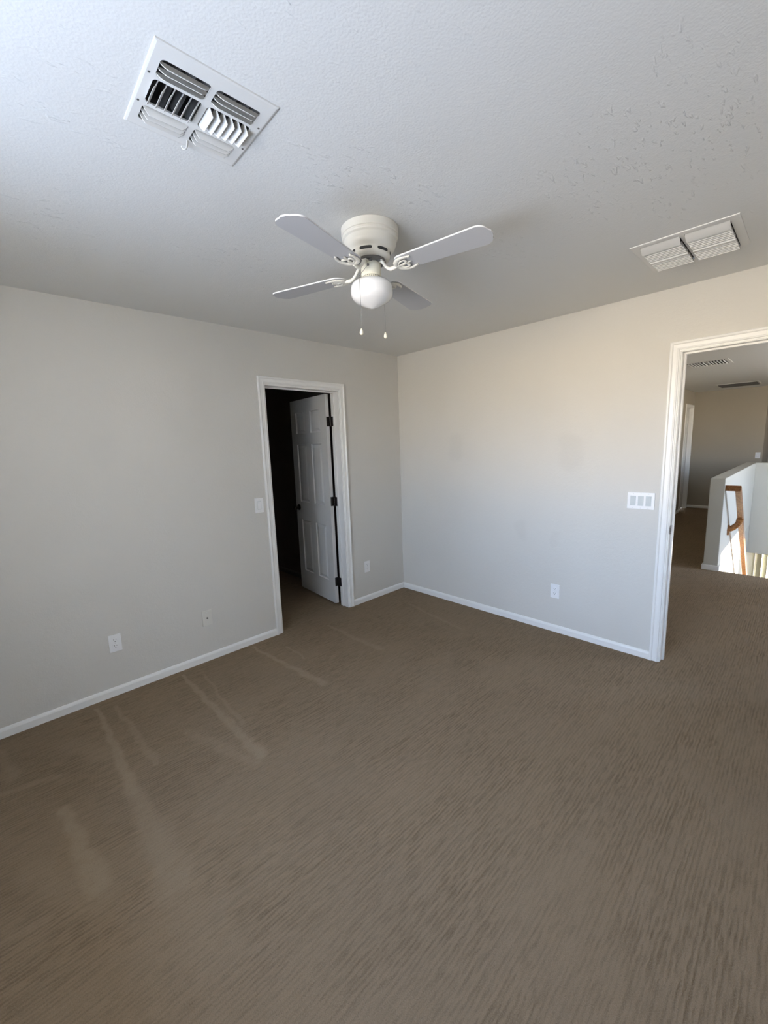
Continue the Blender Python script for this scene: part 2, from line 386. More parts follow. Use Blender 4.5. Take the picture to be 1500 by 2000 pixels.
# baseboards with an eased top
BBP = [(0, 0), (.013, 0), (.013, .040), (.010, .049), (.006, .055), (0, .057)]
def bb(name, a, b, n, label, m=None):
    bm = bmesh.new(); prism(bm, BBP, a, b, n, (0, 0, 1)); struct(name, bm, m or M_trim, label, 'baseboard')
bb('baseboard_left', (WX, 0, 0), (-1.567, 0, 0), (0, -1, 0), 'white baseboard under the outlet and cable plate, left of the narrow door')
bb('baseboard_corner', (-.717, 0, 0), (0, 0, 0), (0, -1, 0), 'short white baseboard between the narrow door and the corner')
bb('baseboard_right', (0, 0, 0), (0, -2.346, 0), (-1, 0, 0), 'white baseboard from the corner to the wide doorway')
bb('baseboard_window', (WX, 0, 0), (WX, WY, 0), (1, 0, 0), 'white baseboard under the bedroom window')
bb('baseboard_rear', (WX, WY, 0), (0, WY, 0), (0, 1, 0), 'white baseboard behind the viewer')
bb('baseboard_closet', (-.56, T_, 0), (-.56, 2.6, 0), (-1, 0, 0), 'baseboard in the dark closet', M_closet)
bb('baseboard_hall_left', (T_, HL, 0), (D3[0]-.06, HL, 0), (0, -1, 0), 'white baseboard along the hall left wall')
bb('baseboard_hall_far', (7.78, HL, 0), (7.78, -2.33, 0), (-1, 0, 0), 'white baseboard at the far end of the hall')
bm = bmesh.new()
for q in ((PX0-.016, PX0, PY0-.014, PY1+.014), (PX0, PX0+.05, PY0-.014, PY0), (PX0, PX1, PY1, PY1+.014)):
    box(bm, *q, 0, .060, .004)
struct('baseboard_half', bm, M_trim, 'white base moulding wrapping the foot of the half wall post', 'baseboard')

# ------------------------------------------------------------------ door frames
CAS = [(0, 0), (.057, 0), (.057, .015), (.052, .018), (.044, .018), (.038, .0115), (.018, .0105), (.013, .0125), (.009, .0125), (.006, .008), (0, .007)]
def casing(parent, axis, c, s, a0, a1, top):
    """moulded casing round an opening (inner edges a0,a1,top) on the face at c, proud toward s"""
    n = Vector((0, s, 0)) if axis == 'y' else Vector((s, 0, 0))
    u = Vector((1, 0, 0)) if axis == 'y' else Vector((0, 1, 0))
    o = Vector((0, c, 0)) if axis == 'y' else Vector((c, 0, 0))
    bm = bmesh.new(); prism(bm, CAS, o+u*a0, o+u*a0+Vector((0, 0, top)), -u, n, m1=1)
    a = obj('casing_side', bm, M_trim, parent)
    bm = bmesh.new(); prism(bm, CAS, o+u*a1, o+u*a1+Vector((0, 0, top)), u, n, m1=1)
    b = obj('casing_side', bm, M_trim, parent)
    bm = bmesh.new(); prism(bm, CAS, o+u*a0+Vector((0, 0, top)), o+u*a1+Vector((0, 0, top)), (0, 0, 1), n, m0=-1, m1=1)
    obj('casing_head', bm, M_trim, parent)
def jamb(parent, axis, a0, a1, top, c0, c1, s0, s1, th=.018):
    bm = bmesh.new()
    def q(u0, u1, v0, v1, z0, z1):
        if axis == 'y': box(bm, u0, u1, v0, v1, z0, z1, .0012)
        else: box(bm, v0, v1, u0, u1, z0, z1, .0012)
    q(a0-th, a0, c0, c1, 0, top+th); q(a1, a1+th, c0, c1, 0, top+th); q(a0, a1, c0, c1, top, top+th)
    obj('jamb', bm, M_trim, parent)
    bm = bmesh.new()
    q(a0, a0+.011, s0, s1, 0, top); q(a1-.011, a1, s0, s1, 0, top); q(a0+.011, a1-.011, s0, s1, top-.011, top)
    obj('door_stop', bm, M_trim, parent)

def door_leaf(w, h, th):
    """six panel leaf: hinge edge at x=0, front face y=0, back face y=th"""
    bm = bmesh.new()
    st, mu = .108, .10; pw = (w-2*st-mu)/2
    rows = [(.215, .775), (.97, 1.565), (1.675, 1.885)]
    for side in (0, 1):
        y0 = th if side else 0; s = -1 if side else 1
        us = [0, st, st+pw, st+pw+mu, w-st, w]; zs = [0] + [z for r in rows for z in r] + [h]
        V = {}
        def v(x, z, d=0):
            k = (round(x, 5), round(z, 5), d)
            if k not in V: V[k] = bm.verts.new((x, y0+s*d, z))
            return V[k]
        for i in range(5):
            for j in range(7):
                x0, x1, z0, z1 = us[i], us[i+1], zs[j], zs[j+1]
                if i in (1, 3) and j in (1, 3, 5):
                    prev = [(x0, z0), (x1, z0), (x1, z1), (x0, z1)]; pd = 0
                    for ins, d in ((.003, .0095), (.013, .0115), (.036, .003), (.041, .0022)):
                        cur = [(x0+ins, z0+ins), (x1-ins, z0+ins), (x1-ins, z1-ins), (x0+ins, z1-ins)]
                        for k in range(4):
                            a, b = prev[k], prev[(k+1) % 4]; c, e = cur[(k+1) % 4], cur[k]
                            bm.faces.new([v(*a, pd), v(*b, pd), v(*c, d), v(*e, d)])
                        prev, pd = cur, d
                    bm.faces.new([v(*q, pd) for q in prev])
                else:
                    bm.faces.new([v(x0, z0), v(x1, z0), v(x1, z1), v(x0, z1)])
    bmesh.ops.remove_doubles(bm, verts=bm.verts, dist=1e-6)
    def q4(a, b, c, d): bm.faces.new([bm.verts.new(x) for x in (a, b, c, d)])
    q4((0, 0, 0), (0, th, 0), (0, th, h), (0, 0, h)); q4((w, 0, 0), (w, th, 0), (w, th, h), (w, 0, h))
    q4((0, 0, 0), (w, 0, 0), (w, th, 0), (0, th, 0)); q4((0, 0, h), (w, 0, h), (w, th, h), (0, th, h))
    bmesh.ops.remove_doubles(bm, verts=bm.verts, dist=1e-5)
    return bm
def knob_bm(s=1):
    bm = bmesh.new()
    M = Matrix.Rotation(s*PI/2, 4, 'X')
    lathe(bm, [(0, 0), (.032, 0), (.032, .004), (.028, .008), (.013, .010), (.011, .028), (.016, .032), (.026, .042), (.028, .052), (.023, .062), (.012, .066), (0, .067)], 28, M=M)
    return bm

# closet door, open about 95 degrees into the closet
d1 = thing('door_1', 'narrow white six panel door standing open into the dark closet', 'door', (-1.143, 0, 0), kind='structure')
def sub(o): o.location = -Vector(o.parent.location); return o
jamb(d1, 'y', -1.502, -.785, 2.032, 0, T_, .066, .078)
casing(d1, 'y', 0, -1, -1.510, -.777, 2.040)
casing(d1, 'y', T_, 1, -1.510, -.777, 2.040)
for ch in d1.children: sub(ch)
pin = Vector((-.7905, .1265, .0))
a = math.radians(90-5.5)
leafM = Matrix.Translation(pin) @ Matrix.Rotation(a, 4, 'Z') @ Matrix.Translation((.026, -.004, .014))
# local x runs along the leaf from the hinge, local y toward the room's left face
bm = door_leaf(.706, 2.010, .035)
lf = obj('door_leaf', bm, M_door, d1)
lf.matrix_local = Matrix.Translation(-Vector(d1.location)) @ leafM
for z in (.235, 1.03, 1.775):
    bm = bmesh.new()
    for k in range(5): lathe(bm, [(0, 0), (.0065, .0004), (.0065, .0166), (0, .017)], 14, M=Matrix.Translation((pin.x, pin.y, z-.044+k*.0178)))
    lathe(bm, [(0, 0), (.004, .001), (.004, .004), (0, .005)], 12, M=Matrix.Translation((pin.x, pin.y, z+.045)))
    box(bm, pin.x+.0045, pin.x+.0065, pin.y-.052, pin.y, z-.044, z+.044, .0006)   # plate on the jamb
    t = bmesh.new(); box(t, .0085, .0100, .0, .032, z-.044-.014, z+.044-.014, .0005)
    bmesh.ops.transform(t, matrix=leafM, verts=t.verts)
    me = bpy.data.meshes.new('t'); t.to_mesh(me); t.free(); bm.from_mesh(me); bpy.data.meshes.remove(me)
    # visible half: plate lying across the gap
    box(bm, pin.x-.030, pin.x+.004, pin.y+.016, pin.y+.0182, z-.044, z+.044, .0006)
    hg = tag(obj('hinge', bm, M_hinge, d1, 40), 'dark bronze hinge'); sub(hg)
for s in (1, -1):
    k = obj('knob', knob_bm(-s), M_black, d1, 40); k['label'] = 'dark bronze door knob'
    k.matrix_local = Matrix.Translation(-Vector(d1.location)) @ leafM @ Matrix.Translation((.645, .035 if s == 1 else 0, .905))

# hall doorway
d2 = thing('door_2', 'wide white cased doorway leading to the hall', 'doorway', (0, -2.79, 0), kind='structure')
jamb(d2, 'x', -3.182, -2.405, 2.040, 0, T_, .045, .078)
casing(d2, 'x', 0, -1, -3.190, -2.399, 2.046)
casing(d2, 'x', T_, 1, -3.190, -2.399, 2.046)
bm = bmesh.new(); box(bm, .004, .040, -2.4065, -2.4035, .895, .955, .001); box(bm, -.004, .006, -2.4065, -2.4035, .905, .945, .001)
box(bm, .014, .030, -2.4072, -2.4060, .910, .940, 0, 1)
obj('strike_plate', bm, [M_steel, M_slot], d2)['label'] = 'worn dark metal strike plate'
for ch in d2.children: sub(ch)
# far door in the hall's left wall
d3 = thing('door_3', 'closed white door at the far end of the hall left wall', 'door', ((D3[0]+D3[1])/2, HL, 0), kind='structure')
jamb(d3, 'y', D3[0]+.018, D3[1]-.018, D3[2]-.018, HL, HL+T_, HL+.04, HL+.05)
casing(d3, 'y', HL, -1, D3[0]+.01, D3[1]-.01, D3[2]-.01)
for ch in d3.children: sub(ch)
lf3 = obj('door_leaf', door_leaf(D3[1]-D3[0]-.04, 2.075, .035), M_door, d3); lf3.location = (-(D3[1]-D3[0]-.04)/2, .055, .012)

# ------------------------------------------------------------------ windows
def window(name, label, axis, c, a0, a1, z0, z1, nv, nh, s):
    w = thing(name, label, 'window', (c, (a0+a1)/2, z0) if axis == 'x' else ((a0+a1)/2, c, z0), kind='structure')
    def q(bm, u0, u1, v0, v1, zz0, zz1, b=.002):
        if axis == 'x': box(bm, v0, v1, u0, u1, zz0, zz1, b)
        else: box(bm, u0, u1, v0, v1, zz0, zz1, b)
    bm = bmesh.new(); f = .045; d0, d1_ = c-.03, c+.03
    q(bm, a0, a0+f, d0, d1_, z0, z1); q(bm, a1-f, a1, d0, d1_, z0, z1); q(bm, a0, a1, d0, d1_, z0, z0+f); q(bm, a0, a1, d0, d1_, z1-f, z1)
    for k in range(1, nv+1):
        u = a0+(a1-a0)*k/(nv+1); q(bm, u-.02, u+.02, d0, d1_, z0, z1)
    for k in range(1, nh+1):
        z = z0+(z1-z0)*k/(nh+1); q(bm, a0, a1, d0, d1_, z-.02, z+.02)
    obj('window_frame', bm, M_trim, w)
    bm = bmesh.new(); q(bm, a0+.01, a1-.01, c-.003, c+.003, z0+.01, z1-.01, 0)
    for ch in w.children: sub(ch)
    return w
window('window_1', 'bedroom window with white frame behind the viewer', 'x', WX-.07, WIN[0], WIN[1], WIN[2], WIN[3], 1, 0, 1)
window('window_2', 'wide window lighting the stairwell', 'y', -6.05, 2.32, 4.6, .95, 2.02, 2, 0, 1)
window('window_added', 'unseen hall window added to light the half wall post', 'x', .05, -5.2, -4.65, .95, 2.05, 0, 1, 1)  # added out of view to brighten the hall faces turned to the bedroom
w3 = window('window_3', 'bright lower floor window seen past the stairs', 'x', 8.06, -4.95, -2.40, -2.4, -.42, 2, 0, 1)

# vertical blind in front of the lower window
vb = thing('vertical_blind', 'ivory vertical blind, half open, over the bright lower window past the stairs', 'blind', (7.93, -3.6, -.45))
bm = B(-.02, .02, -1.2, 1.2, 0, .04, .004); obj('headrail', bm, M_trim, vb)
ys = [1.16, 1.07, .99, .93, .86, .74, .62, .50, .38, .26, .14, .02, -.10, -.22, -.34, -.46, -.58, -.70, -.82, -.94, -1.06, -1.15]
for i, y in enumerate(ys):
    t = bmesh.new(); r_ = math.radians(20+((i*37) % 30))
    prism(t, [(-.042, 0), (0, .004), (.042, 0), (.042, .0015), (0, .0055), (-.042, .0015)], (0, 0, -1.9), (0, 0, -.003), (math.sin(r_), math.cos(r_), 0), (math.cos(r_), -math.sin(r_), 0))
    s_ = obj('slat', t, M_blind, vb, 30); s_.location = (0, y, 0)

# ------------------------------------------------------------------ stairs
st = bmesh.new()
prof = [(PX0, -.30)]; x, z = PX0, 0
rise, run = .187, .235
prof = [(0, -.02)]
pts = [(0, -.001)]
for k in range(14):
    pts.append((run*k + .02, -rise*k - .002 if k == 0 else -rise*k)); pts.append((run*k+.02, -rise*(k+1)))
pts.append((run*14+.02, -rise*14)); pts += [(run*14-.1, -rise*14-.17), (0, -.5)]
pp = []
for q in pts:
    if not pp or (abs(q[0]-pp[-1][0])+abs(q[1]-pp[-1][1])) > 1e-4: pp.append(q)
prism(st, pp, (PX0+.001, SWY+.005, 0), (PX0+.001, PY0-.003, 0), (1, 0, 0), (0, 0, 1))
struct('trim_stairs', st, M_carpet, 'carpeted stairs going down inside the half walls', 'stairs')

# ------------------------------------------------------------------ handrail
hr = thing('handrail', 'honey oak handrail sloping down the stair wall past the half wall post', 'handrail', (2.74, -2.48, .94))
RW = [(-.021, -.030), (.021, -.030), (.026, -.018), (.022, .002), (.028, .016), (.022, .030), (-.022, .030), (-.028, .016), (-.022, .002), (-.026, -.018)]
dr = Vector((1.752, 0, -1.391)).normalized(); nrm = Vector((0, 1, 0)).cross(dr); nrm = -nrm if nrm.z < 0 else nrm
bm = bmesh.new(); prism(bm, RW, (-.014, 0, .012), dr*3.4, (0, 1, 0), nrm); obj('rail', bm, M_oak, hr, 40)
bm = bmesh.new(); prism(bm, RW, (-.012, -.024, .006), (-.012, .107, .006), (1, 0, 0), (0, 0, 1)); obj('rail_return', bm, M_oak, hr, 40)
for t_ in (.62, 2.5):
    c0 = dr*t_
    bm = bmesh.new()
    pr = spline([c0+nrm*-.022, c0+Vector((0, .012, -.075)), c0+Vector((0, .05, -.125)), c0+Vector((0, .085, -.150)), c0+Vector((0, .106, -.150))], 6)
    n_ = len(pr); tube(bm, pr, [.034+.006*(i/(n_-1))**2 for i in range(n_)], 14, flat=.9)
    box(bm, c0.x-.030, c0.x+.030, .088, .107, c0.z-.225, c0.z-.105, .006)
    o = obj('bracket', bm, M_oak, hr, 50)

# ------------------------------------------------------------------ wall plates
def plate_bm(w, h, d=.0055):
    return B(-w/2, w/2, -d, 0, -h/2, h/2, .0022)
def screw(parent, x, z, y=-.0055):
    bm = bmesh.new(); lathe(bm, [(0, 0), (.0033, 0), (.0030, .0009), (0, .0012)], 14, M=Matrix.Translation((x, y, z)) @ Matrix.Rotation(PI/2, 4, 'X'))
    box(bm, x-.0027, x+.0027, y-.0014, y-.0009, z-.0004, z+.0004, 0, 1)
    return obj('screw', bm, [M_plate, M_slot], parent)
def make_outlet(label):
    t = thing('electrical_outlet', label, 'outlet')
    obj('cover_plate', plate_bm(.070, .114), M_plate, t)
    for s in (-1, 1):
        bm = bmesh.new(); pr = []
        for k in range(24):
            an = 2*PI*k/24; x, z = .0172*math.cos(an), .0172*math.sin(an)
            pr.append((max(-.0172, min(.0172, x)), max(-.0142, min(.0142, z))))
        prism(bm, pr, (0, -.0078, s*.0195), (0, -.005, s*.0195), (1, 0, 0), (0, 0, 1))
        box(bm, -.0075, -.0052, -.0082, -.0070, s*.0195+.0005, s*.0195+.0085, 0, 1)
        box(bm, .0052, .0075, -.0082, -.0070, s*.0195+.0015, s*.0195+.0080, 0, 1)
        lathe(bm, [(0, 0), (.0026, 0), (.0026, .0012), (0, .0012)], 12, 1, Matrix.Translation((0, -.0070, s*.0195-.0075)) @ Matrix.Rotation(PI/2, 4, 'X'))
        obj('receptacle', bm, [M_plate, M_slot], t)
    screw(t, 0, 0)
    return t
RR = (0, 0, -PI/2)   # turns a plate built for the left wall to face into the room from the right wall
out1 = make_outlet('white outlet low on the left wall, left of the painted cable plate'); out1.location = (-2.699, 0, .347)
dup(out1, (-.525, 0, .353), label='white outlet between the narrow door and the corner')
dup(out1, (0, -1.669, .339), RR, 'white outlet on the right wall above the baseboard')
def rocker(parent, x, m):
    bm = bmesh.new(); box(bm, x-.0168, x+.0168, -.0062, -.004, -.0335, .0335, .0006, 1)
    prism(bm, [(-.0305, -.0066), (.0, -.0078), (.0305, -.0105), (.0305, -.004), (-.0305, -.004)], (x-.0148, 0, 0), (x+.0148, 0, 0), (0, 0, 1), (0, 1, 0))
    return obj('rocker', bm, [m, M_plate2], parent)
sw = thing('light_switch', 'single white rocker switch beside the narrow door casing', 'light switch', (-1.630, 0, 1.106))
obj('cover_plate', plate_bm(.074, .118), M_plate, sw); rocker(sw, 0, M_plate); screw(sw, 0, .048); screw(sw, 0, -.048)
sw3 = thing('triple_light_switch', 'triple white rocker switch plate beside the wide doorway', 'light switch', (0, -2.232, 1.108), RR)
obj('cover_plate', plate_bm(.163, .114, .007), M_plate, sw3)
for x in (-.046, 0, .046):
    rocker(sw3, x, M_plate2).location = (0, -.0015, 0); screw(sw3, x, .048, -.007); screw(sw3, x, -.048, -.007)
cp = thing('cable_plate', 'cable jack plate painted over in wall colour, near the narrow door', 'wall plate', (-2.117, 0, .327))
obj('cover_plate', plate_bm(.070, .114, .008), M_cable, cp)
bm = bmesh.new(); lathe(bm, [(0, 0), (.0065, 0), (.0065, .003), (.0045, .003), (.0045, .010), (.002, .010), (0, .004)], 16, M=Matrix.Translation((0, -.007, 0)) @ Matrix.Rotation(PI/2, 4, 'X'))
obj('jack', bm, M_steel, cp, 40)
screw(cp, 0, .042, -.008); screw(cp, 0, -.042, -.008)
ht = thing('rocker_switch', 'small white switch plate at the far end of the hall', 'light switch', (7.78, -2.262, 1.112), RR)
obj('cover_plate', plate_bm(.075, .118), M_plate, ht); rocker(ht, 0, M_plate)

# ------------------------------------------------------------------ ceiling vents
def louver(bm, a, b, throw, z0=.009, drop=.021, lean=.013, th=.0011, cut=.006):
    """curved blade from a to b (xy), its lower edge kicked out toward throw"""
    a, b, t = Vector((*a, 0)), Vector((*b, 0)), Vector((*throw, 0)); pr = []
    K = 5; up_, dn = [], []
    for k in range(K+1):
        s = k/K; x, z = lean*s**1.8, z0-drop*s
        up_.append((x, z)); dn.append((x+th, z+th*.3))
    pr = up_+dn[::-1]
    d = (b-a).normalized()
    A, Bv = [], []
    for (x, z) in pr:
        e = cut*max(0, (z0-z)/drop)**2
        A.append(bm.verts.new(a+t*x+Vector((0, 0, z))+d*e)); Bv.append(bm.verts.new(b+t*x+Vector((0, 0, z))-d*e))
    n = len(pr)
    for i in range(n): bm.faces.new([A[i], A[(i+1) % n], Bv[(i+1) % n], Bv[i]])
    bm.faces.new(A[::-1]); bm.faces.new(Bv)
def vent_plate(bm, w, h, holes, lift=.004):
    t = slab('z', -.0045, .0, -w/2+.006, w/2-.006, -h/2+.006, h/2-.006, holes)
    me = bpy.data.meshes.new('t'); t.to_mesh(me); t.free(); bm.from_mesh(me); bpy.data.meshes.remove(me)
    for (A, Bq) in (((-w/2, -h/2), (w/2, -h/2)), ((w/2, -h/2), (w/2, h/2)), ((w/2, h/2), (-w/2, h/2)), ((-w/2, h/2), (-w/2, -h/2))):
        A, Bq = Vector((*A, 0)), Vector((*Bq, 0)); d = (Bq-A).normalized(); inn = Vector((-d.y, d.x, 0))
        prism(bm, [(0, .0), (.001, -.003), (.006, -.0045), (.006, 0)], A, Bq, inn, (0, 0, 1), m0=1, m1=-1)
def fillets(bm, holes, rr=.011):
    for (a0, a1, b0, b1) in holes:
        for cx_, cy_, sx, sy in ((a0, b0, 1, 1), (a1, b0, -1, 1), (a1, b1, -1, -1), (a0, b1, 1, -1)):
            pr = [(cx_, cy_)] + [(cx_+sx*rr*(1-math.cos(t*PI/12)), cy_+sy*rr*(1-math.sin(t*PI/12))) for t in range(6, -1, -1)][::-1]
            prism(bm, pr, (0, 0, -.0044), (0, 0, -.0005), (1, 0, 0), (0, 1, 0))
def duct(w, h, d=.16):
    bm = bmesh.new(); e = .002
    t = slab('z', 0.001, d, -w/2-e, w/2+e, -h/2-e, h/2+e, [(-w/2, w/2, -h/2, h/2)])
    me = bpy.data.meshes.new('t'); t.to_mesh(me); t.free(); bm.from_mesh(me); bpy.data.meshes.remove(me)
    box(bm, -w/2-e, w/2+e, -h/2-e, h/2+e, d, d+.003); return bm
v1 = thing('supply_vent', 'square white ceiling vent with four way curved louvers near the window side', 'vent', (*V1, H), (0, 0, math.radians(-1.5)))
R3 = [(-.107, -.050), (-.040, .048), (.060, .117)]; C2 = [(-.125, -.010), (.004, .120)]
bm = bmesh.new(); vent_plate(bm, .300, .300, [(c[0], c[1], r[0], r[1]) for r in R3 for c in C2]); fillets(bm, [(c[0], c[1], r[0], r[1]) for r in R3 for c in C2]); obj('face_plate', bm, M_vent, v1)
for c in C2:
    for r, th_ in ((R3[0], -1), (R3[2], 1)):
        bm = bmesh.new()
        for k in range(3):
            y = (r[1]-.004-.0175*k) if th_ < 0 else (r[0]+.004+.0175*k)
            louver(bm, (c[0]+.001, y), (c[1]-.001, y), (0, th_), z0=.001, drop=.0175, lean=.0085, cut=.016, th=.0020)
        obj('louver_bank', bm, M_vent, v1, 40)
for c, th_ in ((C2[0], -1), (C2[1], 1)):
    bm = bmesh.new(); r = R3[1]
    for k in range(6):
        x = (c[1]-.003-.0195*k) if th_ < 0 else (c[0]+.003+.0195*k)
        louver(bm, (x, r[0]+.002), (x, r[1]-.002), (th_, 0), z0=.006, drop=.024, lean=.013, cut=.010)
    obj('louver_bank', bm, M_vent, v1, 40)
obj('duct_box', duct(.250, .238), M_duct, v1)
bm = bmesh.new()
for k in range(7):
    x = -.105+.035*k; box(bm, -.014, .014, -.108, .108, -.0006, .0006, 0, 0, Matrix.Translation((x, 0, .045)) @ Matrix.Rotation(math.radians(62), 4, 'Y'))
obj('damper', bm, M_duct, v1)
bm = bmesh.new(); tube(bm, spline([(.004, .120, .0), (.004, .124, -.010), (.002, .131, -.020), (-.004, .138, -.021), (-.008, .139, -.014)], 4), [.0030]*17, 8, flat=.5)
obj('damper_lever', bm, M_vent, v1, 50)
for x, y in ((-.138, -.052), (-.138, .052), (.138, -.052), (.138, .052)):
    bm = bmesh.new(); lathe(bm, [(0, -.0058), (.0028, -.0054), (.0032, -.0044), (0, -.0044)], 12, M=Matrix.Translation((x, y, 0))); obj('screw', bm, M_steel, v1)

def make_return(name, label, loc):
    v = thing(name, label, 'vent', (*loc, H))
    cols = [(-.168, -.008), (.010, .168)]
    x0, x1 = -.165, .185
    bm = bmesh.new(); vent_plate(bm, .402, .405, [(x0, x1, c[0], c[1]) for c in cols]); obj('face_plate', bm, M_vent, v)
    for c in cols:
        bm = bmesh.new()
        def lip(x, w, zt, zb, fl):     # stamped slat: slanted face toward the window side, flat lip below
            prism(bm, [(0, zt), (w, zb), (w+fl, zb), (w+fl, zb+.0012), (w+.001, zb+.0012), (.0012, zt)], (x, c[0]+.001, 0), (x, c[1]-.001, 0), (1, 0, 0), (0, 0, 1))
        lip(x0, .036, .002, -.026, .010)
        for k in range(6): lip(x0+.056+.0205*k, .004, -.008, -.0225, .0085)
        lip(x0+.180, .008, -.004, -.0245, .020)
        for k in range(6): lip(x0+.222+.0215*k, .004, -.008, -.0225, .0085)
        obj('louver_bank', bm, M_vent, v, 40)
    obj('duct_box', duct(.356, .334), M_duct, v)
    return v
v2 = make_return('return_vent', 'white two column louvered ceiling vent near the wide doorway', V2)
# hall vents
v3 = thing('hall_vent', 'white ceiling register in the hall, seen just inside the doorway head', 'vent', (*V3, H))
bm = bmesh.new(); vent_plate(bm, .46, .46, [(-.185, .185, -.19, -.006), (-.185, .185, .006, .19)]); obj('face_plate', bm, M_vent, v3)
for c in ((-.19, -.006), (.006, .19)):
    bm = bmesh.new()
    for k in range(6): louver(bm, (-.180, c[0]+.014+.030*k), (.182, c[0]+.014+.030*k), (0, 1), z0=.002, drop=.015, lean=.002, th=.002)
    obj('louver_bank', bm, M_vent, v3, 40)
obj('duct_box', duct(.372, .392, .1), M_duct, v3)
v4 = thing('return_grille', 'wide return grille on the ceiling at the far end of the hall', 'vent', (*V4, H))
bm = bmesh.new(); box(bm, -.27, -.245, -.29, .29, -.007, 0, .002); box(bm, .245, .27, -.29, .29, -.007, 0, .002); box(bm, -.245, .245, -.29, -.265, -.007, 0, .002); box(bm, -.245, .245, .265, .29, -.007, 0, .002)
obj('frame', bm, M_vent, v4)
bm = bmesh.new()
for k in range(24): box(bm, -.011, .011, -.265, .265, -.0005, .0005, 0, 0, Matrix.Translation((-.235+.0204*k, 0, -.012)) @ Matrix.Rotation(math.radians(40), 4, 'Y'))
obj('grille', bm, M_duct, v4)
bm = B(-.244, .244, -.264, .264, -.002, -.0005); obj('backing', bm, M_slot, v4)

# ------------------------------------------------------------------ ceiling fan
FX, FY = -1.880, -1.645
fan = thing('ceiling_fan', 'white four blade flush mount ceiling fan with a milk glass globe light', 'ceiling fan', (FX, FY, H))
bm = bmesh.new()
lathe(bm, [(.1165, 0), (.1195, -.002), (.1195, -.026), (.1190, -.030), (.1150, -.032), (.1150, -.036), (.1165, -.038), (.1150, -.043), (.1085, -.048), (.1078, -.053), (.1070, -.066), (.1035, -.076),
           (.0950, -.084), (.0880, -.090), (.0845, -.095), (.0835, -.108), (.0790, -.116), (.0690, -.121), (.052, -.122)], 72)
obj('motor_housing', bm, M_fan, fan, 35)
for k in range(7):
    bm = bmesh.new(); a0 = math.radians(k*360/7-135-29); n_ = 10; inn, o_ = [], []
    for i in range(n_+1):
        an = a0+math.radians(35)*i/n_; e = .0006 if i in (0, n_) else 0
        o_.append((an, .0850)); 
    z0, z1 = -.0955, -.1065
    q = []
    for i, (an, r) in enumerate(o_):
        e = .0022 if i in (0, n_) else 0
        q.append([bm.verts.new((r_*math.cos(an), r_*math.sin(an), z_)) for (r_, z_) in ((.0838, z0-e), (.0851, z0-e), (.0847, z1+e), (.0835, z1+e))])
    for a_, b_ in zip(q, q[1:]):
        for j in range(4): bm.faces.new([a_[j], a_[(j+1) % 4], b_[(j+1) % 4], b_[j]])
    bm.faces.new(q[0]); bm.faces.new(q[-1])
    tag(obj('cooling_slot', bm, M_slot, fan), 'dark cooling slot')
bm = bmesh.new(); lathe(bm, [(0, -.121), (.062, -.1215), (.063, -.130), (.050, -.1315), (.030, -.133), (0, -.133)], 48)
for k in range(8):
    an = k*PI/4; box(bm, .036, .056, -.006, .006, -.136, -.130, .001, 0, Matrix.Rotation(an, 4, 'Z'))
tag(obj('flywheel', bm, M_duct, fan, 35), 'dark metal flywheel')
bm = bmesh.new(); lathe(bm, [(0, -.130), (.034, -.130), (.0405, -.132), (.042, -.136), (.042, -.180), (.0395, -.183), (.037, -.184), (0, -.184)], 48)
obj('switch_housing', bm, M_cream, fan, 35)
bm = bmesh.new(); lathe(bm, [(0, -.183), (.0385, -.183), (.0395, -.185), (.0395, -.196), (.0375, -.198), (0, -.198)], 48)
for k in range(30):
    an = 2*PI*k/30
    for zz in (-.187, -.1925): box(bm, .0392, .0400, -.0022, .0022, zz-.0014, zz+.0014, 0, 1, Matrix.Rotation(an, 4, 'Z'))
obj('globe_fitter', bm, [M_cream, M_duct], fan, 35)
bm = bmesh.new()
gp = spline([(.0380, 0, -.1960), (.0520, 0, -.1990), (.0730, 0, -.2060), (.0865, 0, -.2200), (.0900, 0, -.2400), (.0870, 0, -.2600), (.0740, 0, -.2770), (.0510, 0, -.2910), (.0260, 0, -.3025), (.0080, 0, -.3085), (0.0, 0, -.3100)], 5)
lathe(bm, [(max(0, v_.x), v_.z) for v_ in gp], 64, cap=False)
obj('globe', bm, M_glass, fan, 80)

ANG = [(-164.3, .530), (-80.0, .532), (16.5, .548), (108.0, .520)]
def blade_bm(R0, R1):
    out = []; w0, w1 = .050, .062; cr = .038
    n_ = 10
    for k in range(n_+1):      # rounded root
        an = PI+(-PI/2+PI*k/n_)*-1; out.append((R0+.036+.036*math.cos(PI/2+PI*k/n_), w0*math.sin(PI/2+PI*k/n_)))
    pts2 = []
    for k in range(n_+1):      # tip corner, lower
        an = -PI/2+PI/2*k/n_; pts2.append((R1-.008-cr+cr*math.cos(an), -(w1-cr)+cr*math.sin(an)))
    mid = [(R1, -.012), (R1, .012)]
    for k in range(n_+1):
        an = PI/2*k/n_; mid.append((R1-.008-cr+cr*math.cos(an), (w1-cr)+cr*math.sin(an)))
    pr = out+pts2+mid
    bm = bmesh.new(); th = .0055
    A = [bm.verts.new((x, y, 0)) for x, y in pr]; Bq = [bm.verts.new((x, y, th)) for x, y in pr]; n2 = len(pr)
    f = bm.faces.new(A[::-1]); f2 = bm.faces.new(Bq)
    for i in range(n2):
        g_ = bm.faces.new([A[i], A[(i+1) % n2], Bq[(i+1) % n2], Bq[i]]); g_.material_index = 1
    bmesh.ops.bevel(bm, geom=[e for e in f.edges], offset=.0012, segments=1, affect='EDGES')
    return bm
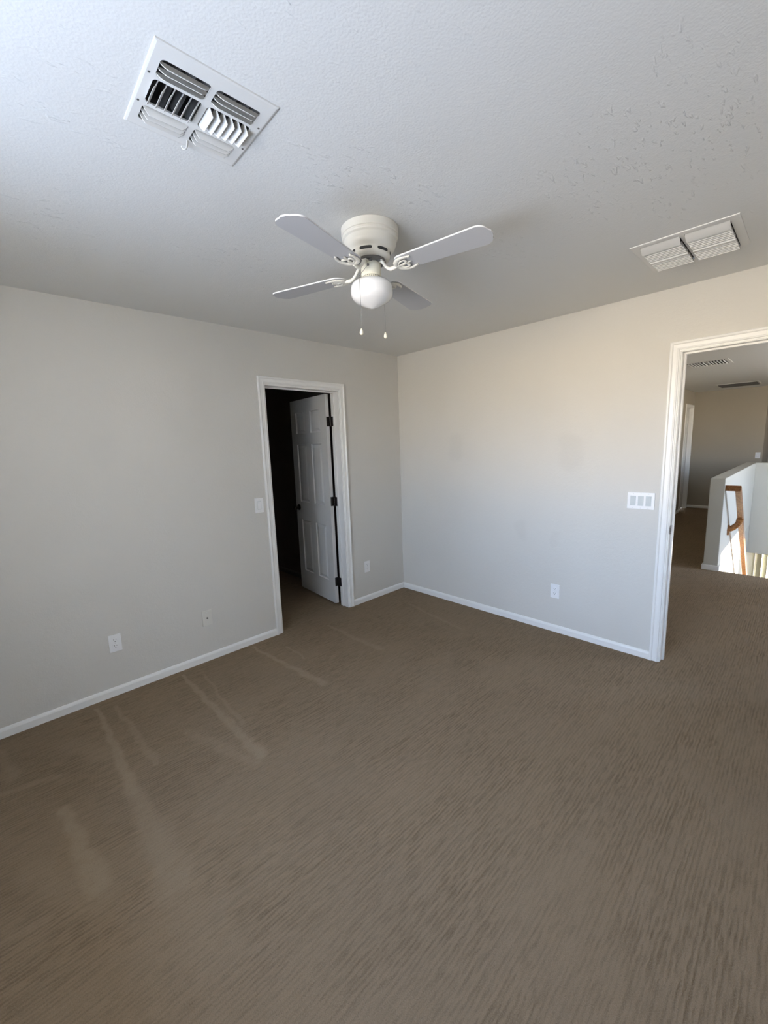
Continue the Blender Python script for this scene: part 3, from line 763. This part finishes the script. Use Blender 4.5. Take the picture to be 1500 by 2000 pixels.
def iron_bm():
    bm = bmesh.new()
    # arm swooping from the flywheel down and out to the blade root
    arm = spline([(.050, 0, .008), (.062, 0, -.002), (.078, 0, -.016), (.098, 0, -.019), (.118, 0, -.010), (.132, 0, -.006)], 6)
    n_ = len(arm); tube(bm, arm, [.0062+.0015*math.sin(PI*i/(n_-1)) for i in range(n_)], 10)
    box(bm, .040, .062, -.011, .011, .004, .010, .002)
    # leaf-shaped casting under the root: three prongs and curled lobes
    tube(bm, spline([(.128, 0, -.006), (.150, 0, -.0065), (.172, .0, -.0055), (.200, 0, -.003)], 5), [.011-.0005*i for i in range(16)], 10, flat=.45)
    for s in (1, -1):
        tube(bm, spline([(.130, 0, -.006), (.140, s*.020, -.006), (.160, s*.038, -.005), (.188, s*.040, -.0045), (.212, s*.034, -.003)], 5), [.0085, .009, .0095, .010, .0105, .011, .011, .0108, .0105, .010, .0095, .009, .0085, .008, .0075, .007, .0065, .006, .0055, .005, .004], 10, flat=.5)
        tube(bm, spline([(.146, s*.008, -.007), (.158, s*.022, -.007), (.176, s*.024, -.006), (.184, s*.014, -.006), (.176, s*.008, -.006)], 4), .0045, 8, flat=.7)
        lathe(bm, [(0, -.0075), (.004, -.0068), (.0048, -.005), (0, -.004)], 12, M=Matrix.Translation((.205, s*.034, 0)))
    lathe(bm, [(0, -.0105), (.004, -.0098), (.0048, -.008), (0, -.006)], 12, M=Matrix.Translation((.165, 0, 0)))
    return bm
ZB = -.170
for (an, R1) in ANG:
    R = Matrix.Rotation(math.radians(an), 4, 'Z')
    Mb = Matrix.Translation((0, 0, ZB)) @ R @ Matrix.Rotation(math.radians(-5.5), 4, 'X')
    b_ = obj('blade', blade_bm(.130, R1), [M_blade, M_bladee], fan); b_.matrix_local = Mb
    bm = iron_bm()
    # bend: the arm's hub end stays level at the flywheel
    for v_ in bm.verts:
        k = max(0, min(1, (.135-v_.co.x)/.085)); v_.co.z += k*k*(3-2*k)*.030
    i_ = obj('blade_iron', bm, M_fan, fan, 45); i_.matrix_local = Mb
def chain(pts, n_balls):
    """beaded pull chain: small balls on a thin wire"""
    bm = bmesh.new(); tube(bm, pts, .0007, 6)
    L_ = [0]
    for a_, b_ in zip(pts, pts[1:]): L_.append(L_[-1]+(b_-a_).length)
    for k in range(n_balls):
        s = L_[-1]*k/(n_balls-1); i = max(j for j in range(len(L_)) if L_[j] <= s+1e-9); i = min(i, len(pts)-2)
        q = pts[i].lerp(pts[i+1], (s-L_[i])/max(1e-9, L_[i+1]-L_[i]))
        bmesh.ops.create_icosphere(bm, subdivisions=1, radius=.0014, matrix=Matrix.Translation(q))
    return bm
near = Vector((-.704, -.710, 0)); left = Vector((-.710, .704, 0))
def pull(ph, pg, zend):
    pts = [ph*1.0+Vector((0, 0, -.150)), ph*1.12+Vector((0, 0, -.153)), pg+Vector((0, 0, -.205)), pg+Vector((0, 0, -.215)), pg+Vector((0, 0, zend))]
    ln = sum((b_-a_).length for a_, b_ in zip(pts, pts[1:]))
    ch = tag(obj('pull_chain', chain(pts, int(ln/.0042)), M_brass, fan, 60), 'thin beaded metal pull chain')
    bm = bmesh.new(); lathe(bm, [(0, .004), (.003, .003), (.0042, -.001), (.0066, -.006), (.0082, -.012), (.0078, -.018), (.0045, -.022), (0, -.023)], 20)
    b = tag(obj('pendant', bm, M_cream, ch, 60), 'cream bell shaped pendant'); b.location = pg+Vector((0, 0, zend))
    bm = bmesh.new(); lathe(bm, [(0, 0), (.0055, 0), (.005, .003), (.002, .005), (0, .005)], 14)
    g_ = obj('chain_grommet', bm, M_steel, fan, 40); g_.matrix_local = Matrix.Translation(ph+Vector((0, 0, -.150))) @ ph.to_track_quat('Z', 'Y').to_matrix().to_4x4() @ Matrix.Translation((0, 0, -.0015))
pull(near*.0405+left*.011, near*.077+left*.0465, -.412)
pull(near*-.033-left*.0262, near*-.074-left*.053, -.392)
